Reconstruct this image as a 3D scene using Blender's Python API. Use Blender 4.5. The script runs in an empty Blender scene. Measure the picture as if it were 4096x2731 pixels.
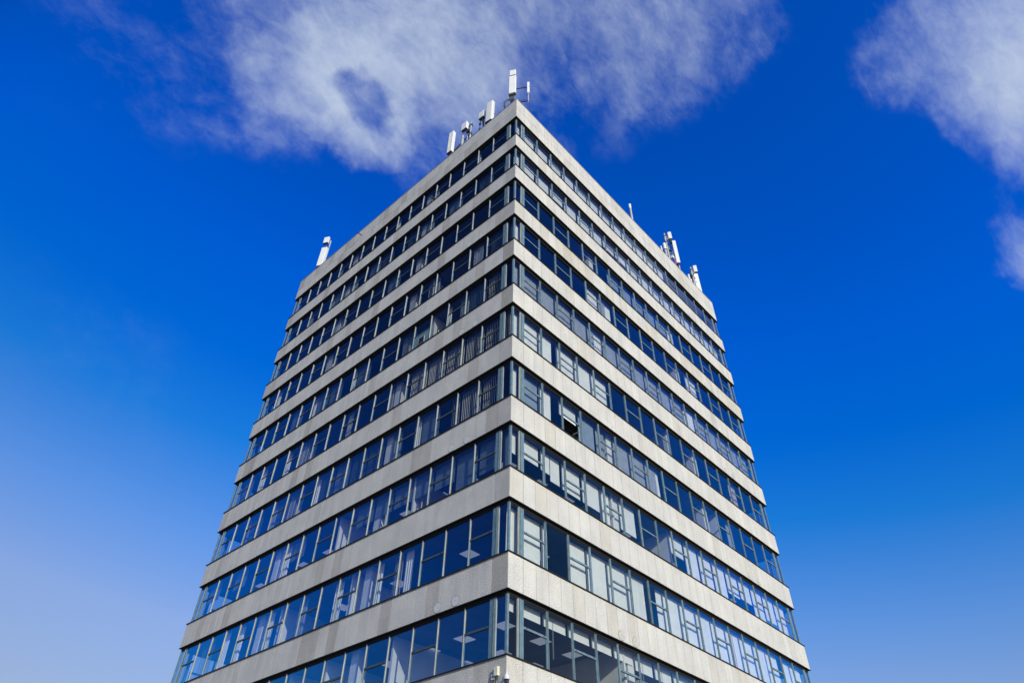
import bpy, math, random
from mathutils import Vector, Matrix
rnd = random.Random(7)
S = bpy.context.scene
COL = S.collection

# ------------------------------------------------------------------ camera
Z0 = 40.5                                   # height of the underside of the parapet band
CAM = Vector((-15.619, -14.5955, -38.9097 + Z0))
YAW, PITCH, ROLL, FPX = 0.7521, 0.7511, 0.0185, 2741.2
FW = Vector((math.cos(YAW)*math.cos(PITCH), math.sin(YAW)*math.cos(PITCH), math.sin(PITCH)))
RT = Vector((math.sin(YAW), -math.cos(YAW), 0)); UP = RT.cross(FW)
R2 = RT*math.cos(ROLL) + UP*math.sin(ROLL); U2 = -RT*math.sin(ROLL) + UP*math.cos(ROLL)
cd = bpy.data.cameras.new('camera'); cam = bpy.data.objects.new('camera', cd); COL.objects.link(cam)
m = Matrix((R2, U2, -FW)).transposed().to_4x4(); m.translation = CAM
cam.matrix_world = m
cd.sensor_width = 36; cd.lens = 36*FPX/4096; cd.clip_end = 5000; cd.clip_start = 0.1
S.camera = cam

# ------------------------------------------------------------------ light
SUN = Vector((-0.312, -0.873, 0.376)).normalized()     # direction towards the sun
sl = bpy.data.lights.new('sun', 'SUN'); so = bpy.data.objects.new('sun', sl); COL.objects.link(so)
sl.energy = 5.0; sl.angle = math.radians(0.5); sl.color = (1.0, 0.95, 0.80)
so.rotation_euler = SUN.to_track_quat('Z', 'Y').to_euler(); so.location = (-20, -60, 60)
S.view_settings.view_transform = 'Standard'; S.view_settings.look = 'None'
S.view_settings.exposure = 0.0; S.view_settings.gamma = 1.0

def nd(nt, typ, **kw):
    n = nt.nodes.new(typ)
    for k, v in kw.items():
        if k.startswith('i_'):
            n.inputs[k[2:].replace('_', ' ')].default_value = v
        else: setattr(n, k, v)
    return n
def mth(nt, op, a, b=None, clamp=False):
    n = nt.nodes.new('ShaderNodeMath'); n.operation = op; n.use_clamp = clamp
    for i, v in enumerate((a, b)):
        if v is None: continue
        if hasattr(v, 'is_linked') or hasattr(v, 'links'): nt.links.new(v, n.inputs[i])
        else: n.inputs[i].default_value = v
    return n.outputs[0]
def mixc(nt, fac, a, b, mode='MIX'):
    n = nt.nodes.new('ShaderNodeMix'); n.data_type = 'RGBA'; n.blend_type = mode
    for s, v in ((0, fac), (6, a), (7, b)):
        if hasattr(v, 'links'): nt.links.new(v, n.inputs[s])
        elif s == 0: n.inputs[0].default_value = v
        else: n.inputs[s].default_value = (*v, 1)
    return n.outputs[2]
def ramp(nt, fac, stops, interp='LINEAR'):
    n = nt.nodes.new('ShaderNodeValToRGB'); n.color_ramp.interpolation = interp
    e = n.color_ramp.elements
    while len(e) < len(stops): e.new(0.5)
    for i, (p_, c) in enumerate(stops):
        e[i].position = p_; e[i].color = (*c, 1) if len(c) == 3 else c
    nt.links.new(fac, n.inputs[0]); return n.outputs[0]

W = bpy.data.worlds.new('World'); S.world = W; W.use_nodes = True
nt = W.node_tree; nt.nodes.clear()
sky = nd(nt, 'ShaderNodeTexSky', sky_type='NISHITA', sun_disc=False)
sky.sun_elevation = math.asin(SUN.z); sky.sun_rotation = math.atan2(SUN.x, SUN.y)
sky.air_density = 1.0; sky.dust_density = 0.6; sky.ozone_density = 3.0
tc = nd(nt, 'ShaderNodeTexCoord'); D = tc.outputs['Generated']
sp = nd(nt, 'ShaderNodeSeparateXYZ'); nt.links.new(D, sp.inputs[0])
hz = nd(nt, 'ShaderNodeVectorMath', operation='DOT_PRODUCT'); nt.links.new(D, hz.inputs[0]); hz.inputs[1].default_value = (RT.x*.11, RT.y*.11, 1)
GR = [(0.00, (1.0, 0.85, 0.80)), (0.18, (1.35, 1.10, 1.10)), (0.276, (1.48, 1.31, 1.46)), (0.375, (.88, 1.29, 1.86)), (0.488, (.12, 1.12, 2.15)),
      (0.58, (0, .94, 2.45)), (0.68, (0, .90, 2.80)), (0.77, (0, .82, 2.70)), (1.0, (0, .75, 2.4))]
# unseen sky to either side, retinted and rescaled to shape the reflections in glass
hl = nd(nt, 'ShaderNodeVectorMath', operation='MULTIPLY'); nt.links.new(D, hl.inputs[0]); hl.inputs[1].default_value = (1, 1, 0)
hn = nd(nt, 'ShaderNodeVectorMath', operation='NORMALIZE'); nt.links.new(hl.outputs[0], hn.inputs[0])
hd_ = nd(nt, 'ShaderNodeVectorMath', operation='DOT_PRODUCT'); nt.links.new(hn.outputs[0], hd_.inputs[0]); hd_.inputs[1].default_value = RT
def smap(v, a, b, c=0, d=1):
    q = nd(nt, 'ShaderNodeMapRange', interpolation_type='SMOOTHSTEP'); nt.links.new(v, q.inputs[0])
    for i_, x_ in enumerate((a, b, c, d)): q.inputs[i_ + 1].default_value = x_
    return q.outputs[0]
side = smap(mth(nt, 'MULTIPLY', hd_.outputs['Value'], -1), .80, .97)
left = smap(mth(nt, 'MULTIPLY', hd_.outputs['Value'], -1), .86, .97)
hzv = mth(nt, 'ADD', hz.outputs['Value'], mth(nt, 'MULTIPLY', side, .36))
right = smap(hd_.outputs['Value'], .92, .998)
hzv = mth(nt, 'SUBTRACT', hzv, mth(nt, 'MULTIPLY', right, .10))
rfar = mth(nt, 'MULTIPLY', mth(nt, 'MULTIPLY', smap(hd_.outputs['Value'], .84, .90), smap(hd_.outputs['Value'], .93, .985, 1, 0)), smap(sp.outputs[2], .35, .5, 1, 0))
hzv = mth(nt, 'ADD', hzv, mth(nt, 'MULTIPLY', rfar, .14))
boost = mth(nt, 'MULTIPLY', rfar, .6)
refl_gain = mth(nt, 'SUBTRACT', mth(nt, 'SUBTRACT', 1.0, mth(nt, 'MULTIPLY', right, .5)), mth(nt, 'MULTIPLY', left, smap(sp.outputs[2], .18, .75, -.45, .72)))  # high left dimmed to imitate weak reflection of polarised sky; right dimmed too
refl_gain = mth(nt, 'ADD', refl_gain, boost)
g3 = ramp(nt, hzv, [(a, tuple(x/3 for x in b)) for a, b in GR])
gs_ = nd(nt, 'ShaderNodeVectorMath', operation='SCALE'); nt.links.new(g3, gs_.inputs[0]); gs_.inputs['Scale'].default_value = 3.0
pv = nd(nt, 'ShaderNodeVectorMath', operation='SCALE'); nt.links.new(gs_.outputs[0], pv.inputs[0]); nt.links.new(refl_gain, pv.inputs['Scale'])
skyc = mixc(nt, 1.0, sky.outputs[0], pv.outputs[0], 'MULTIPLY')
# wispy high cloud: patches of cloud in fixed directions of the sky, broken up by layered noise
def pdir(u, v):
    return (FW + R2*((u - 2048)/FPX) - U2*((v - 1365.5)/FPX)).normalized()
BL = [(1270, 60, 300, .80), (1420, 250, 320, 1.40), (1190, 330, 220, .85), (1650, 120, 370, 1.2), (1430, 430, 150, .5), (1880, 280, 260, 1.05),
      (1800, 480, 160, .5), (2200, 60, 330, .80), (2650, 30, 350, .78), (2900, 110, 220, .55), (2400, 380, 220, .18),
      (2080, 600, 200, .35), (3950, 60, 360, 1.15), (4080, 320, 300, 1.35), (4250, 500, 260, .9), (3780, 100, 260, .7), (4110, 950, 170, 1.0), (4260, 900, 220, .8), (4160, 700, 210, .45), (1750, 560, 230, .35), (900, 250, 240, .30),
      (1000, 430, 230, .35), (600, 80, 420, .24), (150, 1500, 480, .08)]
wn = nd(nt, 'ShaderNodeTexNoise'); wn.inputs['Scale'].default_value = 3.5; wn.inputs['Detail'].default_value = 6; wn.inputs['Roughness'].default_value = .6
nt.links.new(D, wn.inputs['Vector'])
wv = nd(nt, 'ShaderNodeVectorMath', operation='SUBTRACT'); nt.links.new(wn.outputs['Color'], wv.inputs[0]); wv.inputs[1].default_value = (.5, .5, .5)
ws_ = nd(nt, 'ShaderNodeVectorMath', operation='SCALE'); nt.links.new(wv.outputs[0], ws_.inputs[0]); ws_.inputs['Scale'].default_value = .20
wa = nd(nt, 'ShaderNodeVectorMath', operation='ADD'); nt.links.new(D, wa.inputs[0]); nt.links.new(ws_.outputs[0], wa.inputs[1])
wd = nd(nt, 'ShaderNodeVectorMath', operation='NORMALIZE'); nt.links.new(wa.outputs[0], wd.inputs[0]); DW = wd.outputs[0]
acc = None
for (u, v, r, g) in BL:
    if u > 3400: u += 55; g *= .9
    elif u > 900: v -= 45
    d = pdir(u, v); a = math.atan(r/FPX)
    vm = nd(nt, 'ShaderNodeVectorMath', operation='DOT_PRODUCT'); nt.links.new(DW, vm.inputs[0]); vm.inputs[1].default_value = d
    mr = nd(nt, 'ShaderNodeMapRange', interpolation_type='SMOOTHSTEP')
    nt.links.new(vm.outputs['Value'], mr.inputs[0])
    mr.inputs[1].default_value = math.cos(a*1.25); mr.inputs[2].default_value = math.cos(a*.15)
    mr.inputs[3].default_value = 0; mr.inputs[4].default_value = g
    acc = mr.outputs[0] if acc is None else mth(nt, 'MAXIMUM', acc, mr.outputs[0])
def noi(scale, detail, rough, dist, vec=D, stretch=None, off=(0, 0, 0)):
    mp = nd(nt, 'ShaderNodeMapping'); nt.links.new(vec, mp.inputs[0])
    mp.inputs['Location'].default_value = off
    if stretch: mp.inputs['Scale'].default_value = stretch
    mp.inputs['Rotation'].default_value = (0.3, 0.2, 0.6)
    n = nd(nt, 'ShaderNodeTexNoise'); n.inputs['Scale'].default_value = scale; n.inputs['Detail'].default_value = detail
    n.inputs['Roughness'].default_value = rough; n.inputs['Distortion'].default_value = dist
    nt.links.new(mp.outputs[0], n.inputs['Vector']); return n.outputs['Fac']
n1 = noi(5.0, 9, .55, .25, off=(3.1, 1.7, 0.4)); n2 = noi(16, 8, .6, .3, stretch=(1, 1.5, .8))
n3 = noi(38, 6, .65, .6, stretch=(1, 1.8, .7))
nn = mth(nt, 'ADD', mth(nt, 'MULTIPLY', n1, 1.25), mth(nt, 'ADD', mth(nt, 'MULTIPLY', n2, .85), mth(nt, 'MULTIPLY', n3, .50)))
dens = mth(nt, 'ADD', acc, mth(nt, 'MULTIPLY', mth(nt, 'SUBTRACT', nn, 1.34), 1.40))
# clear hole in the middle cloud
hd = nd(nt, 'ShaderNodeVectorMath', operation='DOT_PRODUCT'); nt.links.new(DW, hd.inputs[0]); hd.inputs[1].default_value = pdir(1440, 350)
hm = nd(nt, 'ShaderNodeMapRange', interpolation_type='SMOOTHSTEP'); nt.links.new(hd.outputs['Value'], hm.inputs[0])
hm.inputs[1].default_value = math.cos(math.atan(120/FPX)); hm.inputs[2].default_value = math.cos(math.atan(25/FPX)); hm.inputs[4].default_value = .95
dens = mth(nt, 'SUBTRACT', dens, hm.outputs[0])
cm = nd(nt, 'ShaderNodeMapRange', interpolation_type='SMOOTHSTEP'); nt.links.new(dens, cm.inputs[0])
cm.inputs[1].default_value = -.12; cm.inputs[2].default_value = 2.05; cm.inputs[4].default_value = .93
gate = nd(nt, 'ShaderNodeMapRange', interpolation_type='SMOOTHSTEP'); nt.links.new(acc, gate.inputs[0]); gate.inputs[2].default_value = .3
cf = mth(nt, 'MULTIPLY', cm.outputs[0], gate.outputs[0])
SKYS = 0.10
cloudc = (.56/SKYS, .655/SKYS, .80/SKYS)
allc = mixc(nt, cf, skyc, cloudc)
bg = nd(nt, 'ShaderNodeBackground'); bg.inputs[1].default_value = SKYS
nt.links.new(allc, bg.inputs[0]); wo = nd(nt, 'ShaderNodeOutputWorld'); nt.links.new(bg.outputs[0], wo.inputs[0])

# ------------------------------------------------------------------ materials
def mat(name, col, rough=.5, metal=0, spec=.5):
    mt = bpy.data.materials.new(name); mt.use_nodes = True
    b = mt.node_tree.nodes['Principled BSDF']
    b.inputs['Base Color'].default_value = (*col, 1); b.inputs['Roughness'].default_value = rough
    b.inputs['Metallic'].default_value = metal; b.inputs['Specular IOR Level'].default_value = spec
    return mt
def noisy(name, c1, c2, scale, rough=.5, metal=0, spec=.4, detail=4, stretch=(1, 1, 1), lo=.35, hi=.65, bump=0):
    mt = mat(name, c1, rough, metal, spec); t = mt.node_tree; b = t.nodes['Principled BSDF']
    g = nd(t, 'ShaderNodeNewGeometry'); mp = nd(t, 'ShaderNodeMapping'); t.links.new(g.outputs['Position'], mp.inputs[0])
    mp.inputs['Scale'].default_value = stretch
    n = nd(t, 'ShaderNodeTexNoise'); n.inputs['Scale'].default_value = scale; n.inputs['Detail'].default_value = detail
    t.links.new(mp.outputs[0], n.inputs['Vector'])
    c = ramp(t, n.outputs['Fac'], [(lo, c1), (hi, c2)])
    t.links.new(c, b.inputs['Base Color'])
    if bump:
        bp = nd(t, 'ShaderNodeBump'); bp.inputs['Strength'].default_value = bump; bp.inputs['Distance'].default_value = .01
        t.links.new(n.outputs['Fac'], bp.inputs['Height']); t.links.new(bp.outputs[0], b.inputs['Normal'])
    return mt
M = {}
def stone():
    mt = mat('granite_cladding', (.45, .43, .39), .85, 0, .15); t = mt.node_tree; b = t.nodes['Principled BSDF']
    g = nd(t, 'ShaderNodeNewGeometry'); P = g.outputs['Position']
    at = nd(t, 'ShaderNodeAttribute', attribute_name='tint')
    def N(scale, detail, st=(1, 1, 1)):
        mp = nd(t, 'ShaderNodeMapping'); t.links.new(P, mp.inputs[0]); mp.inputs['Scale'].default_value = st
        n = nd(t, 'ShaderNodeTexNoise'); n.inputs['Scale'].default_value = scale; n.inputs['Detail'].default_value = detail
        n.inputs['Roughness'].default_value = .65
        t.links.new(mp.outputs[0], n.inputs['Vector']); return n.outputs['Fac']
    sp_ = ramp(t, N(34, 8), [(.37, (.50, .50, .52)), (.5, (1, 1, 1)), (.63, (1.38, 1.38, 1.36))])
    sp2 = ramp(t, N(14, 5), [(.35, (.94, .94, .95)), (.65, (1.05, 1.05, 1.04))])
    st = ramp(t, N(2.2, 5, (1, 1, .16)), [(.34, (.90, .90, .90)), (.56, (1.02, 1.02, 1.02))])
    lg = ramp(t, N(.7, 3), [(.35, (.92, .92, .93)), (.65, (1.05, 1.05, 1.03))])
    c = mixc(t, 1, at.outputs['Color'], sp_, 'MULTIPLY')
    for o in (sp2, st, lg): c = mixc(t, 1, c, o, 'MULTIPLY')
    t.links.new(c, b.inputs['Base Color'])
    return mt
M['stone'] = stone()
M['joint'] = noisy('joint_mortar', (.07, .055, .04), (.15, .125, .10), 1.7, .9, spec=.1)
M['black'] = mat('black_flashing', (.012, .013, .013), .6, spec=.25)
M['soffit'] = mat('dark_soffit', (.018, .018, .018), .8, spec=.1)
M['teal'] = noisy('blue_grey_window_paint', (.085, .15, .185), (.12, .19, .23), 6, .7, spec=.03)
M['tdark'] = noisy('shade_darkened_window_paint', (.04, .065, .085), (.055, .085, .105), 6, .65, spec=.15)  # darker copy for left-face transoms, their shade put into the paint colour
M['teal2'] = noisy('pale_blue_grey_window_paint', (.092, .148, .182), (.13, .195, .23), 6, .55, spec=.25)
M['alu'] = noisy('bare_aluminium', (.20, .23, .235), (.29, .32, .32), 9, .55, 0, .3, stretch=(1, 1, .2))
M['cream'] = noisy('cream_sealant', (.32, .28, .22), (.40, .36, .30), 12, .7, spec=.2)
M['blind'] = noisy('white_blind_fabric', (.80, .80, .76), (.86, .86, .83), 3, .9, spec=.1)
M['blindb'] = noisy('grey_blind_fabric', (.30, .33, .37), (.38, .41, .45), 3, .9, spec=.1)
M['slat'] = noisy('grey_slat', (.40, .42, .42), (.48, .50, .50), 3, .8, spec=.1)
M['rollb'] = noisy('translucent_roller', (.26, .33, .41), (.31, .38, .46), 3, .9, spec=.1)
M['rolll'] = noisy('shade_darkened_roller', (.13, .19, .25), (.17, .23, .30), 3, .9, spec=.1)  # darker roller copy for the left face, its dim light put into the colour
M['blindl'] = noisy('shade_darkened_curtain', (.20, .25, .30), (.27, .32, .37), 3, .9, spec=.1)  # left-face copy of the grey curtain, darkened to stand for weaker light
M['pink'] = noisy('dusty_pink_curtain', (.48, .38, .38), (.58, .47, .46), 6, .9, spec=.1)
M['brown'] = mat('brown_curtain', (.30, .22, .14), .9)
M['yellow'] = mat('mustard_curtain', (.34, .28, .05), .9)
M['redc'] = mat('red_cord', (.5, .08, .06), .7)
M['maroon'] = mat('maroon_fabric', (.25, .02, .07), .8)
M['ceil'] = noisy('ceiling_tiles', (.11, .11, .13), (.14, .14, .16), 1.2, .9, spec=.1)
M['wall'] = noisy('office_wall', (.30, .30, .31), (.36, .36, .37), .6, .9, spec=.1)
M['darkwall'] = mat('core_wall', (.10, .10, .11), .9, spec=.1)
M['floor'] = noisy('office_carpet', (.05, .055, .07), (.08, .08, .10), 9, .95, spec=.05)
M['plaster'] = noisy('white_plaster', (.72, .72, .70), (.80, .80, .78), 2, .9, spec=.1)
M['white'] = noisy('antenna_housing', (.57, .585, .56), (.62, .63, .605), 2.0, .6, spec=.2)
M['grey'] = mat('galvanised_steel', (.34, .36, .36), .45, .5)
M['pipe'] = noisy('weathered_galvanised_pipe', (.26, .275, .28), (.42, .43, .43), 7, .6, .2)
M['dark'] = mat('black_cable', (.015, .016, .018), .5)
M['dsteel'] = noisy('dark_green_steel', (.06, .08, .075), (.11, .13, .12), 8, .5, .4)
M['redcab'] = mat('red_cable', (.55, .10, .08), .6)
M['rust'] = noisy('rusty_iron', (.03, .022, .018), (.08, .045, .03), 20, .9, spec=.1)
M['disc'] = noisy('pale_mortar_disc', (.40, .41, .40), (.52, .53, .51), 14, .9, spec=.1)
M['ivory'] = noisy('ivory_plastic', (.50, .50, .38), (.58, .57, .45), 7, .6, spec=.2)
M['camw'] = noisy('white_camera_housing', (.52, .50, .49), (.58, .56, .54), 7, .5)
M['smoke'] = mat('smoked_plastic', (.02, .02, .025), .25, spec=.6)
M['roof'] = noisy('roof_felt', (.12, .12, .12), (.20, .20, .19), 2, .95)
M['ground'] = noisy('asphalt_ground', (.17, .16, .14), (.24, .225, .20), .4, .95, spec=.1)
M['lamp'] = mat('ceiling_light_diffuser', (.8, .8, .8), .8)
_b = M['lamp'].node_tree.nodes['Principled BSDF']
_b.inputs['Emission Color'].default_value = (.78, .82, 1, 1); _b.inputs['Emission Strength'].default_value = .30
def glass():
    mt = bpy.data.materials.new('window_glass'); mt.use_nodes = True; t = mt.node_tree; t.nodes.clear()
    g = nd(t, 'ShaderNodeNewGeometry'); n = nd(t, 'ShaderNodeTexNoise'); n.inputs['Scale'].default_value = .9; n.inputs['Detail'].default_value = 1
    t.links.new(g.outputs['Position'], n.inputs['Vector'])
    bp = nd(t, 'ShaderNodeBump'); bp.inputs['Strength'].default_value = .25; bp.inputs['Distance'].default_value = .012
    t.links.new(n.outputs['Fac'], bp.inputs['Height'])
    dt = nd(t, 'ShaderNodeVectorMath', operation='DOT_PRODUCT'); t.links.new(g.outputs['Normal'], dt.inputs[0]); t.links.new(g.outputs['Incoming'], dt.inputs[1])
    c_ = mth(t, 'SUBTRACT', 1.0, mth(t, 'ABSOLUTE', dt.outputs['Value']), True)
    f = mth(t, 'ADD', mth(t, 'MULTIPLY', mth(t, 'POWER', c_, 3.3), .95), .09, True)
    gl = nd(t, 'ShaderNodeBsdfGlossy'); gl.inputs['Roughness'].default_value = .015; gl.inputs['Color'].default_value = (.94, .97, 1, 1)
    t.links.new(bp.outputs[0], gl.inputs['Normal'])
    tr = nd(t, 'ShaderNodeBsdfTransparent'); tr.inputs['Color'].default_value = (.70, .735, .735, 1)
    mx = nd(t, 'ShaderNodeMixShader'); t.links.new(f, mx.inputs[0]); t.links.new(tr.outputs[0], mx.inputs[1]); t.links.new(gl.outputs[0], mx.inputs[2])
    o = nd(t, 'ShaderNodeOutputMaterial'); t.links.new(mx.outputs[0], o.inputs[0]); return mt
M['glass'] = glass()

# ------------------------------------------------------------------ mesh helper
FACES = ((0, 3, 2, 1), (4, 5, 6, 7), (0, 1, 5, 4), (1, 2, 6, 5), (2, 3, 7, 6), (3, 0, 4, 7))
class MB:
    def __init__(s): s.v = []; s.f = []; s.m = []; s.names = []; s.t = []; s.smooth = []
    def mi(s, name):
        if name not in s.names: s.names.append(name)
        return s.names.index(name)
    def poly(s, pts, faces, m, tint=None, sm=False):
        o = len(s.v); s.v += [tuple(p) for p in pts]; k = s.mi(m)
        for f in faces: s.f.append(tuple(o + i for i in f)); s.m.append(k); s.t.append(tint or (1, 1, 1)); s.smooth.append(sm)
    def box(s, a, b, m, tint=None):
        x0, x1 = sorted((a[0], b[0])); y0, y1 = sorted((a[1], b[1])); z0, z1 = sorted((a[2], b[2]))
        s.poly([(x0, y0, z0), (x1, y0, z0), (x1, y1, z0), (x0, y1, z0), (x0, y0, z1), (x1, y0, z1), (x1, y1, z1), (x0, y1, z1)], FACES, m, tint)
    def obox(s, c, w, n, W_, D_, z0, z1, m, bev=0):   # oriented box; w = width direction, n = front normal
        w = Vector(w); n = Vector(n); c = Vector(c)
        hw, hd = W_/2, D_/2
        if bev: prof = [(-hw+bev, -hd), (hw-bev, -hd), (hw, -hd+bev), (hw, hd-bev), (hw-bev, hd), (-hw+bev, hd), (-hw, hd-bev), (-hw, -hd+bev)]
        else: prof = [(-hw, -hd), (hw, -hd), (hw, hd), (-hw, hd)]
        s.prism([(c.x + w.x*a + n.x*b, c.y + w.y*a + n.y*b) for a, b in prof], z0, z1, m)
    def prism(s, prof, z0, z1, m, sm=False):
        k = len(prof); pts = [(x, y, z0) for x, y in prof] + [(x, y, z1) for x, y in prof]
        s.poly(pts, [(i, (i+1) % k, k + (i+1) % k, k + i) for i in range(k)], m, sm=sm)
        s.poly(pts, [tuple(range(k-1, -1, -1)), tuple(range(k, 2*k))], m)
    def tube(s, path, r, m, n=8, sm=True):
        path = [Vector(p) for p in path]; rings = []
        for i, p in enumerate(path):
            d = (path[min(i+1, len(path)-1)] - path[max(i-1, 0)]).normalized()
            a = d.orthogonal().normalized() if i == 0 else (pa - d*pa.dot(d)).normalized()
            pa = a; b = d.cross(a); rr = r[i] if isinstance(r, (list, tuple)) else r
            rings.append([p + a*rr*math.cos(2*math.pi*k/n) + b*rr*math.sin(2*math.pi*k/n) for k in range(n)])
        pts = [q for R_ in rings for q in R_]
        fs = [(i*n + k, i*n + (k+1) % n, (i+1)*n + (k+1) % n, (i+1)*n + k) for i in range(len(rings)-1) for k in range(n)]
        s.poly(pts, fs, m, sm=sm)
        s.poly(pts, [tuple(range(n-1, -1, -1)), tuple(range((len(rings)-1)*n, len(rings)*n))], m)
    def build(s, name, parent=None, bevel=0):
        me = bpy.data.meshes.new(name); me.from_pydata(s.v, [], s.f)
        for k in s.names: me.materials.append(M[k])
        me.polygons.foreach_set('material_index', s.m); me.polygons.foreach_set('use_smooth', s.smooth)
        if 'stone' in s.names:
            at = me.color_attributes.new('tint', 'FLOAT_COLOR', 'CORNER'); dat = []
            for pl, t in zip(me.polygons, s.t): dat += [*t, 1.0]*pl.loop_total
            at.data.foreach_set('color', dat)
        me.update()
        o = bpy.data.objects.new(name, me); COL.objects.link(o)
        if parent: o.parent = parent
        if bevel:
            b = o.modifiers.new('bevel', 'BEVEL'); b.width = bevel; b.segments = 2; b.limit_method = 'ANGLE'
        return o
def tag(o, label=None, cat=None, group=None, kind=None):
    for k, v in (('label', label), ('category', cat), ('group', group), ('kind', kind)):
        if v: o[k] = v
    return o
def empty(name, loc=(0, 0, 0)):
    o = bpy.data.objects.new(name, None); COL.objects.link(o); o.location = loc; return o
def _grp(): 
    for o in bpy.data.objects:
        if o.get('category') == 'antenna': o['group'] = 'antennas along the roof edge'
def label(o, t): o['label'] = t; return o

# ------------------------------------------------------------------ ground
g = MB(); g.box((-1500, -1500, -.3), (1500, 1500, 0), 'ground'); tag(g.build('ground'), 'plain grey asphalt ground around the tower', 'ground', kind='structure')

# ------------------------------------------------------------------ tower
WR, WL = 24.03, 23.465
P, HB, HP = 3.3, 1.244, 2.184
NB = 12
MR, ML, E0 = (WR - 1.47)/17, (WL - 1.47)/17, .735
def T(face):
    return {'R': lambda u, w, z: (u, w, z + Z0), 'L': lambda u, w, z: (w, u, z + Z0),
            'B': lambda u, w, z: (u, WL - w, z + Z0), 'C': lambda u, w, z: (WR - w, u, z + Z0)}[face]
def fbox(mb, F, u0, u1, w0, w1, z0, z1, m, tint=None):
    t = T(F); mb.box(t(u0, w0, z0), t(u1, w1, z1), m, tint)
LEN = {'R': WR, 'B': WR, 'L': WL, 'C': WL}; MOD = {'R': MR, 'B': MR, 'L': ML, 'C': ML}
tower = empty('office_tower', (0, 0, 0))
tag(tower, 'tall office tower with bands of grey granite cladding and blue strip windows', 'building')

def proj(p_):
    d = Vector(p_) - CAM; z = d.dot(FW); return (2048 + FPX*d.dot(R2)/z, 1365.5 - FPX*d.dot(U2)/z)

BASE = (.470, .460, .418)
def ptint(F, k, j):
    r = random.Random(hash((F, k, j)) & 0xffff)
    r = random.Random(k*131 + j*17 + {'R': 1, 'L': 2, 'B': 3, 'C': 4}[F]*7919)
    v = 1 + r.uniform(-.035, .035); c = list(BASE)
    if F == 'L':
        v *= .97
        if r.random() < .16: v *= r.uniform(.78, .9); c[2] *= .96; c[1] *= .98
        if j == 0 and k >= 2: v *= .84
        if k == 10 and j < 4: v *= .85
    else:
        if r.random() < .10: v *= r.uniform(.91, .96); c[2] *= .95; c[1] *= .985
        if F == 'R' and k in (9, 10) and r.random() < .35: v *= .94; c[2] *= .92; c[1] *= .98
    return tuple(x*v for x in c)
JW = .0065
def band(k):
    zb = -k*P; zt = zb + (HP if k == 0 else HB)
    mb = MB()
    for F in 'RLBC':
        L_ = LEN[F]; half = MOD[F]/2
        ed = [0, E0] + [E0 + half*i for i in range(1, 34)] + [L_ - E0, L_]
        rows = [(zb, zt)] if k else [(zb, zb + 1.04), (zb + 1.04, zt)]
        own = F in 'RB'      # these faces run through the corner, the others butt against them
        for ri, (a, b) in enumerate(rows):
            for j in range(len(ed) - 1):
                jw = JW*1.7 if j in (1,) or j % 10 == 1 else JW
                u0 = ed[j] + (jw if j else (0 if own else .032)); u1 = ed[j+1] - (JW if j < len(ed)-2 else (0 if own else .032))
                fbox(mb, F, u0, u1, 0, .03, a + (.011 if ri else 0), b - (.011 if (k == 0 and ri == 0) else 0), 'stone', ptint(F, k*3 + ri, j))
    # backing wall behind the panels
    for F in 'RLBC':
        L_ = LEN[F]; e = .035 if F in 'RB' else .25
        fbox(mb, F, e, L_ - e, .035, .25, zb + .002, zt - .002, 'joint')
    o = mb.build('parapet' if k == 0 else 'stone_band', tower)
    sb = MB()
    for F in 'RLBC':
        L_ = LEN[F]; e0 = -.05 if F in 'RB' else .24
        if k: fbox(sb, F, e0, L_ - e0, -.05, .24, zt, zt + .028, 'black')
        else: fbox(sb, F, -.025 if F in 'RB' else .28, L_ - (-.025 if F in 'RB' else .28), -.025, .28, zt, zt + .035, 'grey')
    sb.build('coping' if k == 0 else 'sill', o)
    ub = MB()
    for F in 'RLBC':
        L_ = LEN[F]; e0 = -.028 if F in 'RB' else .14
        fbox(ub, F, e0, L_ - e0, -.028, .14, zb - .014, zb, 'black')
        e1 = .1 if F in 'RB' else .14
        fbox(ub, F, e1, L_ - e1, .10, .14, zb - .12, zb - .014, 'soffit')
    ub.build('soffit_trim', o)
    if k % 2 == 1 and k < 10:
        for F, us in (('L', (2.43, 3.33, 16.75, 17.65)), ('R', (6.2, 7.1, 19.0, 19.93))):
            for u in us:
                if F == 'R' and u < 8 and k < 9: continue
                t = T(F); c = t(u, 0, zb + .21); db = MB(); n = 28
                ring = [(math.cos(2*math.pi*i/n)*.175, math.sin(2*math.pi*i/n)*.175) for i in range(n)]
                ax = (lambda a, b, w: (c[0] + a, c[1] + w, c[2] + b)) if F == 'R' else (lambda a, b, w: (c[0] + w, c[1] + a, c[2] + b))
                pts = [ax(a, b, -.006) for a, b in ring] + [ax(a, b, .001) for a, b in ring]
                db.poly(pts, [tuple(range(n))] + [(i, (i+1) % n, n + (i+1) % n, n + i) for i in range(n)], 'disc' if F == 'L' else 'stone', (.42, .42, .375))
                n2 = 24; rr = [(math.cos(2*math.pi*i/n2), math.sin(2*math.pi*i/n2)) for i in range(n2)]
                pts = [ax(a*.19, b*.19, -.002) for a, b in rr] + [ax(a*.178, b*.178, -.002) for a, b in rr]
                db.poly(pts, [(i, (i+1) % n2, n2 + (i+1) % n2, n2 + i) for i in range(n2)], 'joint')
                pts = [ax(a*.012, b*.012, -.012) for a, b in rr]; db.poly(pts, [tuple(range(n2))], 'dark')
                db.build('anchor_disc', tower)
for k in range(NB): band(k)

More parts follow.
